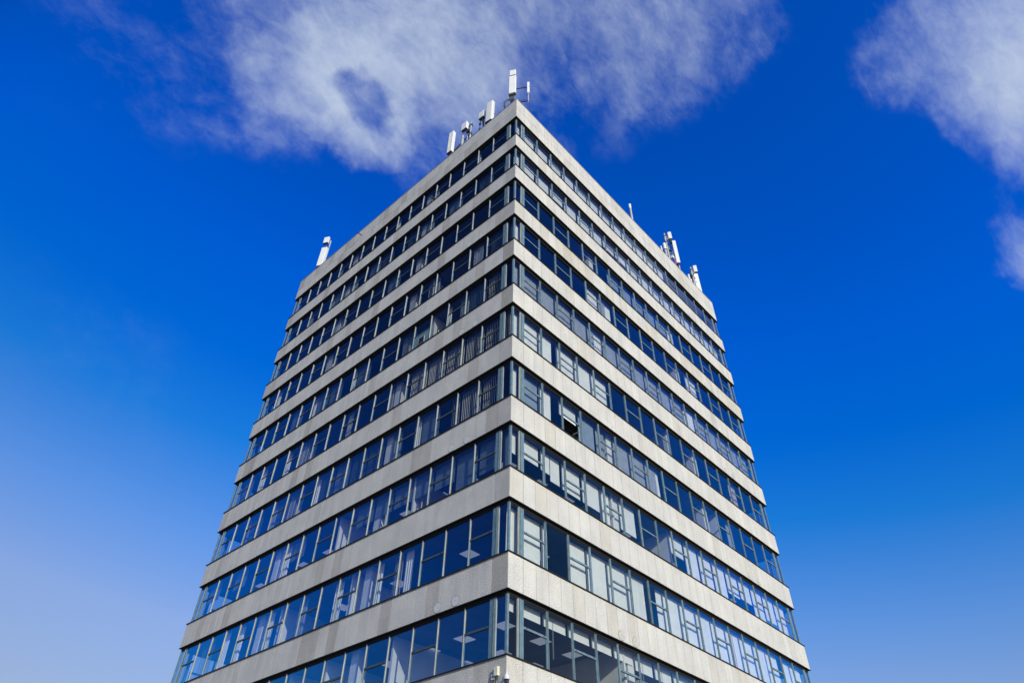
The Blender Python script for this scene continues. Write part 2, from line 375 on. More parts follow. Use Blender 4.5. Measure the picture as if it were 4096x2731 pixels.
# -------- windows
def zrow(k):
    return -k*P - .12, -(k+1)*P + HB + .028       # head and sill of the glazing in row k
GW = .130       # depth of the glass
def spin(mb, F, uc, wc, hw, ang, z0, z1, m, th=.004):      # a thin vertical slat turned by ang
    t = T(F); c, s_ = math.cos(ang), math.sin(ang)
    q = [(-hw, -th), (hw, -th), (hw, th), (-hw, th)]
    prof = [t(uc + a*c - b*s_, wc + a*s_ + b*c, 0)[:2] for a, b in q]
    mb.prism(prof, z0 + Z0, z1 + Z0, m)
def blind(mb, F, u0, u1, code, zt, zb, r):
    """code letters: see the tables below"""
    w = .37
    def slats(a, b, m, ang, pitch=.105, hw=.056, zlo=None, jit=.04):
        n = max(1, int(round((b - a)/pitch)))
        for i in range(n):
            spin(mb, F, a + (i + .5)*(b - a)/n, w, hw, ang + r.uniform(-jit, jit), zlo if zlo is not None else zb + .03, zt - .03, m)
        fbox(mb, F, a, b, w - .02, w + .02, zt - .03, zt, 'alu')
    def roller(a, b, f, m):
        z = zt - f*(zt - zb)
        fbox(mb, F, a + .02, b - .02, w, w + .003, z, zt, m); fbox(mb, F, a + .02, b - .02, w - .008, w + .010, z - .025, z, m)
    def curtain(a, b, m, amp=.035, per=.13):
        t = T(F); n = max(6, int((b - a)/.02)); ph = r.uniform(0, 6)
        tp = [t(a + (b - a)*i/n, w + .03 + amp*math.sin(ph + 6.283*(a + (b - a)*i/n)/per), zt) for i in range(n + 1)]
        sh = r.uniform(-.05, .08)
        bt = [t(a + (b - a)*i/n + sh*(i/n - .5), w + .03 + amp*1.2*math.sin(ph + 6.283*(a + (b - a)*i/n)/per), zb) for i in range(n + 1)]
        mb.poly(tp + bt, [(i, i + 1, n + 2 + i, n + 1 + i) for i in range(n)], m, sm=True)
    W_ = u1 - u0
    c = code[0]; v = float(code[1:]) if len(code) > 1 and code[1:].replace('.', '').isdigit() else None
    s = 1 if F == 'L' else -1
    if c == 'B': slats(u0, u1, 'blind', .22*s, jit=.13)
    elif c == 'S': slats(u0, u1, 'blind', .75*s, pitch=.11, jit=.12)
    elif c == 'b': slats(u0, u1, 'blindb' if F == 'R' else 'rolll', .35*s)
    elif c == 'v': slats(u0, u1, 'blind', .95*s, pitch=.112, jit=.02)
    elif c == 'r':
        roller(u0, u1, v, 'blind')
        if v < .5 and r.random() < .35:
            for q in (.40, .43): fbox(mb, F, u0 + W_*q, u0 + W_*q + .007, w - .02, w - .013, zt - 1.35, zt - .1, 'slat')
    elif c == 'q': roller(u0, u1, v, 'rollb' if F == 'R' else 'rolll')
    elif c == 'd': roller(u0, u0 + W_*.5, v - .03, 'blind'); roller(u0 + W_*.5, u1, v + .10, 'blind')
    elif c == 'l': slats(u0, u0 + W_*v, 'blind', .28*s, jit=.14)
    elif c == 'g': slats(u1 - W_*v, u1, 'blind', .28*s, jit=.14)
    elif c == 'h': slats(u0, u0 + W_*v, 'blindb', .3*s); curtain(u0 + W_*v, u1, 'blind', .02)
    elif c == 'c': curtain(u1 - W_*v, u1, 'blind')
    elif c == 'k': curtain(u0, u0 + W_*v, 'blind')
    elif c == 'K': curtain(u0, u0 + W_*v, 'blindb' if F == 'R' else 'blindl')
    elif c == 'p': curtain(u0 + W_*.3, u0 + W_*.9, 'pink', .03, .16)
    elif c == 'n': slats(u0, u1, 'blind', .1*s); curtain(u0 + W_*.42, u0 + W_*.56, 'brown', .02, .09)
    elif c == 'y': slats(u0, u1, 'blind', .1*s); curtain(u0 + W_*.50, u0 + W_*.62, 'yellow', .02, .09)
    elif c == 'z': slats(u0, u1, 'blind', .12*s); fbox(mb, F, u0 + W_*.45, u0 + W_*.47, w - .075, w - .06, zb, zt, 'redc')
    elif c == 'm':
        slats(u0, u0 + W_*.45, 'slat', .9*s); fbox(mb, F, u0 + W_*.5, u1 - .2, w + .2, w + .4, zb - .2, zb + .35, 'maroon')

RC = {  # right face, bays 0..16 from the near corner, then the corner pane
 0: ['r1', 'r1', 'r1', 'r1', 'r1', 'r1', 'r1', 'r1', 'r1', 'r1', 'r1', 'r1', '.', '.', '.', '.', '.', 'r1'],
 1: ['r.95', 'r.5', 'r.45', 'r1', 'r.95', 'r.5', 'r.4', 'r.35', 'r.55', 'r.8', 'r.5', 'r1', 'r.9', 'r1', 'r.7', 'r1', 'r.9', 'r.9'],
 2: ['.', '.', '.', '.', '.', '.', 'q.85', 'q.8', 'q.85', 'q.85', 'q.6', 'k.5', '.', '.', '.', '.', '.', '.'],
 3: ['.', '.', '.', '.', 'g.75', 'h.55', '.', '.', '.', '.', '.', '.', 'B', '.', '.', '.', '.', 'g.8'],
 4: ['b', 'b', 'b', 'b', 'h.5', 'b', 'b', 'b', 'b', 'b', 'b', 'g.5', 'b', 'b', 'b', 'b', 'b', 'b'],
 5: ['B', 'l.75', 'B', 'B', 'B', '.', '.', '.', '.', '.', '.', '.', '.', '.', 'p', '.', '.', 'B'],
 6: ['q1', 'l.62', 'r.38', 'q1', 'K.6', 'b', 'b', 'h.8', '.', '.', '.', '.', '.', 'K.6', '.', '.', '.', 'r1'],
 7: ['r.45', 'd.5', 'r.62', 'r.62', 'k.55', 'r.7', '.', '.', 'r.5', 'r1', 'r1', 'r1', 'r.6', 'r.55', 'r.8', 'r.7', 'r1', 'r.5'],
 8: ['n', 'l.25', 'g.72', 'B', 'y', 'S', 'g.3', 'B', 'B', 'S', 'B', 'z', 'B', 'S', 'B', 'g.6', 'B', 'g.75'],
 9: ['r.2', 'r.2', 'r.2', 'r.2', 'r.2', 'r.26', 'r.26', 'r.3', 'r.3', 'r.28', 'r.28', 'r.3', 'r.3', 'r.3', 'r.3', 'r.3', 'r.3', 'r.2'],
 10: ['.']*18}
LC = {
 0: ['.', '.', 'k.2', '.', '.', 'K.3', '.', '.', 'k.25', '.', '.', '.', '.', 'K.4', '.', '.', '.', '.'],
 1: ['K.4', 'b', '.', 'q1', '.', 'K.5', 'b', '.', 'b', 'q.9', '.', 'K.5', 'q1', 'K.4', '.', 'K.5', '.', 'k.4'],
 2: ['.', '.', '.', '.', '.', '.', '.', 'q.6', '.', '.', '.', '.', 'K.3', '.', '.', '.', '.', '.'],
 3: ['b', 'g.6', '.', '.', 'K.7', 'g.5', '.', '.', '.', '.', '.', 'g.4', '.', '.', '.', '.', 'k.3', 'b'],
 4: ['v', 'b', 'K.5', 'k.3', 'k.25', 'b', '.', '.', 'q1', 'k.25', 'q.9', 'q1', 'k.15', 'q1', '.', '.', '.', '.'],
 5: ['v', 'v', 'v', 'v', 'v', '.', 'K.3', '.', 'g.4', '.', '.', 'b', 'K.3', 'k.3', '.', 'k.3', 'q1', 'v'],
 6: ['v', 'v', 'm', 'q1', 'k.25', 'K.5', 'b', 'b', 'q1', 'b', 'k.2', 'b', 'b', 'K.4', 'b', 'K.2', '.', '.'],
 7: ['q.72', 'q.85', 'q.55', 'q.5', 'q.5', 'q.5', 'q.5', '.', '.', '.', 'q.5', 'k.6', '.', '.', 'q.5', '.', 'q.5', 'q.8'],
 8: ['.', '.', '.', 'c.35', 'm', 'k.3', '.', 'k.45', '.', 'K.5', '.', 'k.5', '.', 'k.3', 'k.5', 'b', '.', 'k.4'],
 9: ['.', '.', '.', '.', '.', '.', '.', '.', '.', '.', '.', '.', '.', '.', '.', '.', '.', '.'],
 10: ['.']*18}
FLAT = {'R': {4, 11}, 'L': set()}
def window(F, k, i, fm, gm, bm, rm):
    """frame into fm, glass into gm, blind into bm, transom into rm"""
    zt, zb = zrow(k); md = MOD[F]; a = E0 + md*i; b = a + md
    ua = a + ((.048 if F in 'RB' else .036) if i else .14); ub = b - ((.040 if F in 'RB' else .022) if i < 16 else .05)
    r = random.Random(k*997 + i*31 + (5 if F in 'LC' else 0))
    # mullion at the far side of the bay: two fins with a dark gap, or one flat cover
    n = .105
    if i < 16:
        if F in 'RB':
            if (i + 1) % 4 == 0 and F == 'R' or r.random() < .12:
                fbox(fm, F, b - .040, b + .050, n - .012, .15, zb, zt, 'teal2')
            else:
                fbox(fm, F, b - .040, b - .012, n - .012, .15, zb, zt, 'teal2')
                fbox(fm, F, b - .012, b + .020, n + .015, .15, zb, zt, 'black')
                fbox(fm, F, b + .020, b + .048, n - .012, .15, zb, zt, 'teal2')
        else:
            fbox(fm, F, b - .022, b + .004, n - .02, .15, zb, zt, 'alu')
            fbox(fm, F, b + .004, b + .018, n + .012, .15, zb, zt, 'black')
            fbox(fm, F, b + .018, b + .036, n - .005, .15, zb, zt, 'teal' if r.random() < .6 else 'alu')
    # head, bottom rail, side stops
    fbox(fm, F, ua, ub, n + .008, .15, zb, zb + .075, 'teal')
    fbox(fm, F, ua, ub, n + .015, .15, zt - .035, zt, 'black')
    sash = i % 2 == 0
    zm = zt + .12 - .98
    if sash:
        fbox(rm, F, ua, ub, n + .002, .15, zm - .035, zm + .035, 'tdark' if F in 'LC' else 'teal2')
        fbox(rm, F, ua + .02, ub - .02, n + .004, .14, zm - .055, zm - .035, 'black')
        for q in (ua + .13, ub - .16): fbox(rm, F, q, q + .04, n - .008, n + .01, zm - .012, zm + .02, 'dark')
        fbox(fm, F, ua, ua + .016, n + .01, .15, zb + .075, zm - .055, 'black')
        fbox(fm, F, ub - .022, ub, n + .004, .15, zb + .075, zm - .055, 'teal')
    t = T(F)
    def pane(z0, z1):
        e1, e2 = r.uniform(-.004, .004), r.uniform(-.004, .004)      # panes never sit perfectly true
        p_ = [t(ua, GW - e1 - e2, z0), t(ub, GW + e1 - e2, z0), t(ub, GW + e1 + e2, z1), t(ua, GW - e1 + e2, z1)]
        gm.poly(p_, [(0, 1, 2, 3)], 'glass')
    code = (RC if F == 'R' else LC if F == 'L' else {}).get(k, ['.']*18)[i]
    if F == 'R' and (k, i) == (6, 2):
        pane(zm + .04, zt)                     # lower sash tilted inwards
        z0, z1 = zb + .09, zm - .08; dz = z1 - z0; an = math.radians(27)
        w1 = GW + math.sin(an)*dz; zz = z0 + math.cos(an)*dz
        gm.poly([t(ua + .03, GW, z0), t(ub - .03, GW, z0), t(ub - .03, w1, zz), t(ua + .03, w1, zz)], [(0, 1, 2, 3)], 'glass')
        for (x0, x1) in ((ua + .02, ua + .06), (ub - .06, ub - .02)):
            pts = [t(x, w, z) for x in (x0, x1) for (w, z) in ((GW - .02, z0), (GW + .02, z0), (w1 + .02, zz), (w1 - .02, zz))]
            rm.poly(pts, [(0, 1, 2, 3), (7, 6, 5, 4), (0, 4, 5, 1), (1, 5, 6, 2), (2, 6, 7, 3), (3, 7, 4, 0)], 'black')
        fbox(rm, F, ua + .02, ub - .02, w1 - .02, w1 + .02, zz - .02, zz + .02, 'black')
        fbox(rm, F, ub - .10, ub - .05, GW + .02, w1, z1 - .25, z1 - .23, 'alu')
    elif F == 'L' and (k, i) == (4, 4):
        pane(zm + .04, zt)                     # solid panel with a square fan grille in the lower light
        fbox(rm, F, ua, ub, GW - .01, GW + .01, zb + .085, zm - .05, 'teal')
        fbox(rm, F, ua + .38, ua + .80, GW - .04, GW - .01, zb + .28, zb + .68, 'black')
        for (x0, x1, y0, y1) in ((.36, .38, .26, .70), (.80, .82, .26, .70), (.38, .80, .26, .28), (.38, .80, .68, .70)):
            fbox(rm, F, ua + x0, ua + x1, GW - .05, GW - .01, zb + y0, zb + y1, 'alu')
    elif sash: pane(zb + .08, zm - .04); pane(zm + .04, zt - .02)
    else: pane(zb + .08, zt - .02)
    if code != '.': blind(bm, F, a + .06, b - .03, code, zt + .02, zb + .02, r)

areas = []
for F in 'RL':
    for k in range(11):
        for i in range(17):
            zt, zb = zrow(k); a = E0 + MOD[F]*i; t = T(F)
            q = [proj(t(x, .1, z)) for x, z in ((a, zb), (a + MOD[F], zb), (a + MOD[F], zt), (a, zt))]
            q = [(min(max(x, 0), 4096), min(max(y, 0), 2731)) for x, y in q]
            ar = abs(sum(q[j][0]*q[(j+1) % 4][1] - q[(j+1) % 4][0]*q[j][1] for j in range(4)))/2
            areas.append((ar, F, k, i))
areas.sort(reverse=True)
big = {(F, k, i) for _, F, k, i in areas[:100]}
rest = MB()
BT = {'B': 'vertical_blind', 'S': 'vertical_blind', 'b': 'vertical_blind', 'v': 'vertical_blind', 'l': 'vertical_blind', 'g': 'vertical_blind', 'h': 'vertical_blind',
      'n': 'vertical_blind', 'y': 'vertical_blind', 'z': 'vertical_blind', 'm': 'vertical_blind', 'r': 'roller_blind', 'q': 'roller_blind', 'd': 'roller_blind'}
for F in 'RLBC':
    for k in range(11):
        for i in range(17):
            if (F, k, i) in big:
                fm, gm, bm, rm = MB(), MB(), MB(), MB()
                window(F, k, i, fm, gm, bm, rm)
                o = fm.build('window', tower)
                gm.build('pane', o)
                if rm.v: rm.build('transom', o)
                if bm.v: bm.build(BT.get((RC if F == 'R' else LC)[k][i][0], 'curtain'), o)
                if (F, k, i) == ('R', 6, 2): label(o, 'window with its lower sash tilted open inwards')
            else: window(F, k, i, rest, rest, rest, rest)
ro = rest.build('window', tower); ro['kind'] = 'stuff'

# corner windows: two narrow lights round a corner post, closed by a mullion and (at the near corner) a wide pilaster
for k in range(11):
    zt, zb = zrow(k)
    for cx, cy in ((0, 0), (1, 0), (0, 1), (1, 1)):
        sx, sy = (1, -1)[cx], (1, -1)[cy]; ox, oy = (0, WR)[cx], (0, WL)[cy]
        fm, gm, bm = MB(), MB(), MB()
        def B(mb, x0, x1, y0, y1, z0, z1, m): mb.box((ox + sx*x0, oy + sy*y0, z0 + Z0), (ox + sx*x1, oy + sy*y1, z1 + Z0), m)
        B(fm, .10, .185, .10, .185, zb, zt, 'teal2')
        B(fm, .185, .195, .115, .15, zb, zt, 'teal'); B(fm, .115, .15, .185, .195, zb, zt, 'teal')
        for ax in (0, 1):
            def A(mb, u0, u1, w0, w1, z0, z1, m):
                B(mb, *((u0, u1, w0, w1) if ax == 0 else (w0, w1, u0, u1)), z0, z1, m)
            near = (cx == 0 and cy == 0)
            if near:
                A(fm, .585, .610, .10, .15, zb, zt, 'alu'); A(fm, .610, .625, .12, .15, zb, zt, 'black')
                A(fm, .625, .645, .10, .15, zb, zt, 'cream' if ax == 0 else 'alu'); A(fm, .645, .67, .12, .15, zb, zt, 'black')
                A(fm, .67, .70, .085, .15, zb, zt, 'teal'); A(fm, .70, .875, .098, .15, zb, zt - .0, 'teal')
            else:
                A(fm, .575, .62, .095, .15, zb, zt, 'alu'); A(fm, .62, .67, .12, .15, zb, zt, 'black'); A(fm, .67, .785, .095, .15, zb, zt, 'teal')
            A(fm, .195, .575, .112, .15, zb, zb + .075, 'teal'); A(fm, .195, .575, .12, .15, zt - .035, zt, 'black')
            p_ = [(.195, GW, zb + .07), (.575, GW, zb + .07), (.575, GW, zt - .03), (.195, GW, zt - .03)]
            if ax: p_ = [(b, a, c) for a, b, c in p_]
            gm.poly([(ox + sx*a, oy + sy*b, c + Z0) for a, b, c in p_], [(0, 1, 2, 3)], 'glass')
            if near:
                F = 'RL'[ax]; code = (RC, LC)[ax].get(k, ['.']*18)[17]
                if code != '.': blind(bm, F, .24 + .1, .74, code, zt + .02, zb + .02, random.Random(k))
        o = fm.build('corner_window', tower); gm.build('pane', o)
        if bm.v: bm.build('blind', o)

# floors, ceilings, core, columns
core = MB(); core.box((8.5, 8.5, 0), (WR - 8.5, WL - 8.5, Z0 + .3), 'darkwall')
core.build('core_wall', tower)
for k in range(NB):
    zb = -k*P + Z0; s_ = MB()
    s_.box((.26, .26, zb - .035), (WR - .26, WL - .26, zb - .012), 'ceil')
    s_.box((.26, .26, zb + .02), (WR - .26, WL - .26, zb + .40), 'floor')
    o = s_.build('floor_slab', tower)
    if k in (5, 6, 7, 8, 9):
        cs = [2.2, 4.18, 6.05, 8.45, 10.4, 12.4, 14.4, 16.6, 18.6, 20.6]
        pos = {(x, 2.2) for x in cs} | ({(2.2, y) for y in cs} if k >= 7 else set()) | ({(4.18, y) for y in cs[1:6]} | {(x, 4.18) for x in cs[1:6]} if k >= 8 else set())
        if k == 8: pos = {p_ for p_ in pos if abs(p_[0] - 2.2) < .1 and p_[1] in (4.18, 8.45, 12.4) or p_ in ((4.18, 2.2), (10.4, 2.2), (16.6, 2.2))}
        for (x, y) in sorted(pos):
            lb = MB(); lb.box((x - .29, y - .29, zb - .052), (x + .29, y + .29, zb - .0352), 'lamp'); lb.build('ceiling_light', o)
for (x, y) in ((7.25, .62), (15.9, .62), (.62, 8.25), (.62, 16.2)):
    c = MB(); c.box((x - .22, y - .22, 0), (x + .22, y + .22, Z0 - .05), 'plaster'); c.build('column', tower)
# office partition walls, each standing across one storey
for (F, k, u) in (('L', 9, 5.9), ('L', 9, 9.9), ('L', 9, 12.4), ('L', 8, 9.2), ('L', 8, 14.4), ('L', 7, 5.8), ('L', 7, 11.0), ('L', 6, 6.2),
                  ('R', 9, 6.7), ('R', 7, 6.9), ('R', 7, 11.4), ('R', 6, 17.0), ('R', 5, 12.9), ('R', 2, 16.0), ('L', 4, 5.9), ('L', 3, 6.4), ('R', 9, 13.2)):
    w_ = MB(); fbox(w_, F, u, u + .10, .34, 4.5, -(k+1)*P + .4, -k*P - .036, 'plaster'); w_.build('partition_wall', tower)
# roof deck and ground storey
rf = MB(); rf.box((.26, .26, Z0 + .45), (WR - .26, WL - .26, Z0 + .7), 'roof'); rf.build('roof', tower)
ph = MB(); ph.box((9, 9, Z0 + .7), (15, 15, Z0 + 3.2), 'wall'); ph.build('plant_room', tower)
gs = MB()
for F in 'RLBC':
    L_ = LEN[F]
    fbox(gs, F, .3, L_ - .3, .30, .32, -Z0 + .4, -(NB-1)*P - .015, 'glass')
    fbox(gs, F, .3 if F in 'RB' else .45, L_ - (.3 if F in 'RB' else .45), .25, .45, -Z0, -Z0 + .4, 'joint')
    for i in range(18):
        u = E0 + MOD[F]*i; fbox(gs, F, u - .05, u + .05, .22, .29, -Z0 + .4, -(NB-1)*P - .015, 'teal')
gs.build('ground_floor_shopfront', tower)
# rusty overflow pipe low on the parapet with its stain
spt = MB(); spt.tube([(.02, 15.46, Z0 + 1.40), (-.42, 15.52, Z0 + 1.43)], .035, 'rust', 10); spt.build('overflow_pipe', tower)

# ------------------------------------------------------------------ roof antennas
def az(deg): a = math.radians(deg); return Vector((math.cos(a), math.sin(a), 0))
def nrm(w): return Vector((w.y, -w.x, 0))
def panel(mb, TL, W_, D_, zt, zb, a, m='white', bev=.02):
    """box antenna whose front upper-left corner is TL; width runs along azimuth a"""
    w = az(a); n = nrm(w); c = Vector((TL[0], TL[1], 0)) + w*W_/2 - n*D_/2
    mb.obox(c, w, n, W_, D_, zb + Z0, zt + Z0, m, bev); return c, w, n
ROOF = Z0 + .7
def ports(mb, c, w, n, W_, D_, zb, N=6, m='dark', drop=.25, tgt=None, r=.018):
    for i in range(N):
        q = c + w*(-W_/2 + (i + .6)*W_/(N + .2)) + n*(D_*.15*((i % 2)*2 - 1))
        t_ = Vector(tgt) if tgt else Vector((c.x, c.y, zb + Z0 - drop - .3))
        a = Vector((q.x, q.y, zb + Z0 + .01)); b = a - Vector((0, 0, drop))
        mb.tube([a, b, b*.5 + t_*.5 - Vector((0, 0, .05)), t_], r, m, 6)

# 1 mast on the near corner: tall panel with a smaller unit on top, and an outrigger with a slim antenna
e = empty('antenna_mast', (.55, .75, ROOF)); tag(e, 'corner mast with tall white panel, box on top and slim antenna on two dark arms', 'antenna')
def part(mb, name, e, lab=None, bevel=0):
    o = mb.build(name, None, bevel); o.parent = e; o.matrix_parent_inverse = Matrix.Translation(-Vector(e.location))
    if lab: o['label'] = lab
    return o
p1 = MB(); c1, w1, n1_ = panel(p1, (.20, .96), .50, .20, 6.85, 4.42, -62, bev=.035); part(p1, 'panel_antenna', e)
pt = MB(); ct, wt, nt_ = panel(pt, (.22, .93), .44, .16, 7.71, 6.98, -62, bev=.02); part(pt, 'radio_unit', e)
g_ = MB(); g_.obox(c1, w1, n1_, .40, .12, 6.85 + Z0, 6.98 + Z0, 'dsteel'); part(g_, 'gap_bracket', e)
cap = MB(); cap.obox(c1, w1, n1_, .49, .19, 4.30 + Z0, 4.42 + Z0, 'dark', .03)
for i in range(7):
    q = c1 + w1*(-.2 + i*.066) + n1_*.085; cap.tube([(q.x, q.y, 4.33 + Z0), (q.x, q.y, 4.27 + Z0)], .02, 'alu', 6)
part(cap, 'connector_plate', e)
pl = MB(); pq = c1 - n1_*.22; pl.tube([(pq.x, pq.y, ROOF), (pq.x, pq.y, 7.5 + Z0)], .055, 'pipe', 12); part(pl, 'pole', e)
br = MB()
for z in (4.6, 5.6, 6.6): br.obox((c1 + pq)/2, w1, n1_, .14, .22, z + Z0 - .05, z + Z0 + .05, 'grey')
for z in (3.5, 3.9, 4.1): br.obox(pq, w1, n1_, .18, .16, z + Z0 - .04, z + Z0 + .04, 'grey')
part(br, 'bracket', e)
a0 = pq.copy(); a1 = Vector((1.20, -.07, 0))
for z in (5.50, 3.58):
    ar = MB(); ar.tube([(a0.x, a0.y, z + Z0), (a1.x, a1.y, z + Z0)], .042, 'dsteel', 4, sm=False)
    ar.box((a1.x - .05, a1.y - .03, z + Z0 - .05), (a1.x + .0, a1.y + .06, z + Z0 + .05), 'grey'); part(ar, 'outrigger_arm', e)
sa = MB(); cs_, ws, ns = panel(sa, (1.06, .05), .17, .10, 6.13, 4.68, -50, bev=.02); part(sa, 'slim_antenna', e)
sc = MB(); sc.obox(cs_, ws, ns, .15, .09, 4.46 + Z0, 4.68 + Z0, 'grey', .02); sc.tube([(cs_.x, cs_.y, 3.40 + Z0), (cs_.x, cs_.y, 4.7 + Z0)], .037, 'pipe', 10)
part(sc, 'support_pipe', e)
cb = MB()
for i in range(7):
    q = c1 + w1*(-.2 + i*.066) + n1_*.05; k_ = c1 + w1*(-.12 + i*.02) + n1_*.05
    cb.tube([(q.x, q.y, 4.30 + Z0), (q.x, q.y, 4.05 + Z0), (k_.x, k_.y, 3.75 + Z0), (k_.x - .05, k_.y + .1, 3.5 + Z0)], .016, 'dark', 6)
kk = c1 + w1*(-.15)
cb.tube([(kk.x + .05, kk.y, 3.85 + Z0), (kk.x - .10, kk.y + .12, 3.75 + Z0), (kk.x - .2, kk.y + .28, 3.45 + Z0), (kk.x - .12, kk.y + .36, 3.1 + Z0), (kk.x + .05, kk.y + .30, 2.6 + Z0), (kk.x + .15, kk.y + .25, 2.1 + Z0)], .055, 'dark', 8)
cb.obox(c1 + w1*.02, w1, n1_, .26, .2, 3.05 + Z0, 3.5 + Z0, 'dark', .03)
for z in (3.70,):
    cb.tube([(a0.x, a0.y, z + Z0), ((a0.x + a1.x)/2, (a0.y + a1.y)/2, z + .10 + Z0), (cs_.x, cs_.y, z + .02 + Z0), (cs_.x, cs_.y, 4.4 + Z0)], .018, 'dark', 6)
part(cb, 'cable', e)

# 2 rounded panel and square unit beside it on the left roof edge
def rounded(TL, W_, D_, zt, zb, a, m):
    w = az(a); n = nrm(w); c = Vector((TL[0], TL[1], 0)) + w*W_/2 - n*D_/2; pr = []
    for i in range(17):
        t_ = math.pi*i/16; ct = math.cos(t_); pr.append((-math.copysign(abs(ct)**.45, ct)*W_/2, -D_*.1 + max(math.sin(t_), 0)**.45*D_*.45))
    pr += [(W_/2, -D_/2), (-W_/2, -D_/2)]
    mb = MB(); mb.prism([(c.x + w.x*a_ + n.x*b_, c.y + w.y*a_ + n.y*b_) for a_, b_ in pr][::-1], zb + Z0, zt + Z0, m, sm=False)
    return mb, c, w, n
e = empty('rounded_panel_antenna', (.75, 3.2, ROOF)); tag(e, 'wide white antenna with curved front on left roof edge, second from the corner', 'antenna')
mb, c, w, n = rounded((.5, 3.49), .60, .30, 6.68, 4.08, -83, 'white'); part(mb, 'panel_antenna', e)
b_ = MB(); b_.obox(c, w, n, .54, .24, 3.98 + Z0, 4.08 + Z0, 'dark', .03); ports(b_, c, w, n, .5, .22, 3.98, 7, drop=.18); part(b_, 'cable', e)
q = c - n*.3 ; b_ = MB(); b_.tube([(q.x, q.y, ROOF), (q.x, q.y, 6.2 + Z0)], .05, 'pipe', 10); part(b_, 'pole', e)
b_ = MB()
for z in (4.9, 5.8): b_.obox((c + q)/2, w, n, .1, .32, z + Z0 - .04, z + Z0 + .04, 'grey')
b_.obox(q + w*.14, w, n, .18, .14, 5.4 + Z0, 5.75 + Z0, 'white'); b_.obox(q + w*.2, w, n, .2, .14, 4.45 + Z0, 4.75 + Z0, 'dark'); b_.obox(q + w*.3, w, n, .08, .1, 4.4 + Z0, 4.6 + Z0, 'grey')
part(b_, 'bracket', e)
e = empty('square_radio_antenna', (.8, 4.05, ROOF)); tag(e, 'squarish white radio unit tucked behind the curved antenna near the corner', 'antenna')
b_ = MB(); c, w, n = panel(b_, (.6, 4.25), .48, .24, 6.39, 5.60, -85, bev=.02); part(b_, 'radio_unit', e)
b_ = MB(); b_.obox(c - n*.02, w, n, .42, .18, 5.50 + Z0, 5.60 + Z0, 'dark')
q = c - n*.22
b_.tube([(c.x + .02, c.y - .05, 5.55 + Z0), (c.x, c.y - .12, 5.1 + Z0), (q.x, q.y - .05, 4.6 + Z0), (q.x, q.y, 4.0 + Z0)], .05, 'dark', 7)
for dy in (.10, .16): b_.tube([(c.x, c.y + dy, 5.52 + Z0), (c.x, c.y + dy + .02, 4.9 + Z0), (c.x + .02, c.y + dy, 4.2 + Z0), (c.x + .05, c.y + dy, 3.0 + Z0)], .016, 'dark', 6)
for z in (4.9, 4.15): b_.box((c.x - .05, c.y + .07, z + Z0), (c.x + .05, c.y + .20, z + .15 + Z0), 'dark')
part(b_, 'cable', e)
b_ = MB(); b_.tube([(q.x, q.y, ROOF), (q.x, q.y, 6.1 + Z0)], .05, 'pipe', 10); part(b_, 'pole', e)

# 3 ribbed panel joined by an arm to a pole with a square unit
e = empty('ribbed_panel_antenna', (.8, 6.9, ROOF)); tag(e, 'white antenna with vertical grooves and red cables, left of the linked pole', 'antenna')
b_ = MB(); w = az(-86); n = nrm(w); TL = Vector((.5, 7.25, 0)); W_, D_ = .44, .26; c = TL + w*W_/2 - n*D_/2
pr = [(-W_/2, -D_/2), (-W_/2, D_/2 - .04), (-W_/2 + .03, D_/2), (-.10, D_/2), (-.075, D_/2 - .035), (-.055, D_/2), (.0, D_/2), (.025, D_/2 - .035), (.045, D_/2), (W_/2 - .02, D_/2), (W_/2, D_/2 - .02), (W_/2, -D_/2)]
b_.prism([(c.x + w.x*a_ + n.x*d_, c.y + w.y*a_ + n.y*d_) for a_, d_ in pr], 4.27 + Z0, 6.95 + Z0, 'white'); part(b_, 'panel_antenna', e)
b_ = MB(); b_.obox(c, w, n, .40, .22, 4.17 + Z0, 4.27 + Z0, 'dark'); ports(b_, c, w, n, .38, .2, 4.17, 6, drop=.2, r=.02)
for dx in (-.12, .05, .12): b_.tube([(c.x + .02, c.y + dx, 4.2 + Z0), (c.x + .03, c.y + dx, 3.9 + Z0), (c.x + .1, c.y + dx + .05, 3.3 + Z0)], .025, 'redcab', 6)
part(b_, 'cable', e)
q = c - n*.28; b_ = MB(); b_.tube([(q.x, q.y, ROOF), (q.x, q.y, 6.6 + Z0)], .05, 'pipe', 10); part(b_, 'pole', e)
b_ = MB(); b_.obox(q, w, n, .12, .12, 5.2 + Z0, 5.9 + Z0, 'white'); b_.obox(q + w*.06, w, n, .2, .16, 3.3 + Z0, 3.7 + Z0, 'white', .02); part(b_, 'radio_unit', e)
b_ = MB(); b_.tube([(q.x, q.y, 4.72 + Z0), (.72, 5.15, 4.72 + Z0)], .05, 'dsteel', 4, sm=False); b_.obox(Vector((q.x, q.y, 0)), w, n, .16, .2, 4.55 + Z0, 4.85 + Z0, 'dark'); part(b_, 'link_arm', e)
e = empty('pole_radio_antenna', (.8, 5.15, ROOF)); tag(e, 'pole carrying a cube shaped white radio unit, right of the grooved antenna', 'antenna')
b_ = MB(); c, w, n = panel(b_, (.5, 5.91), .50, .24, 6.66, 5.78, -86, bev=.015); part(b_, 'radio_unit', e)
b_ = MB(); b_.obox(c, w, n, .44, .18, 5.70 + Z0, 5.78 + Z0, 'dark'); b_.tube([(c.x, c.y - .1, 5.72 + Z0), (c.x + .05, c.y - .2, 5.3 + Z0), (.75, 5.3, 4.9 + Z0), (.75, 5.28, 3.2 + Z0)], .035, 'dark', 7)
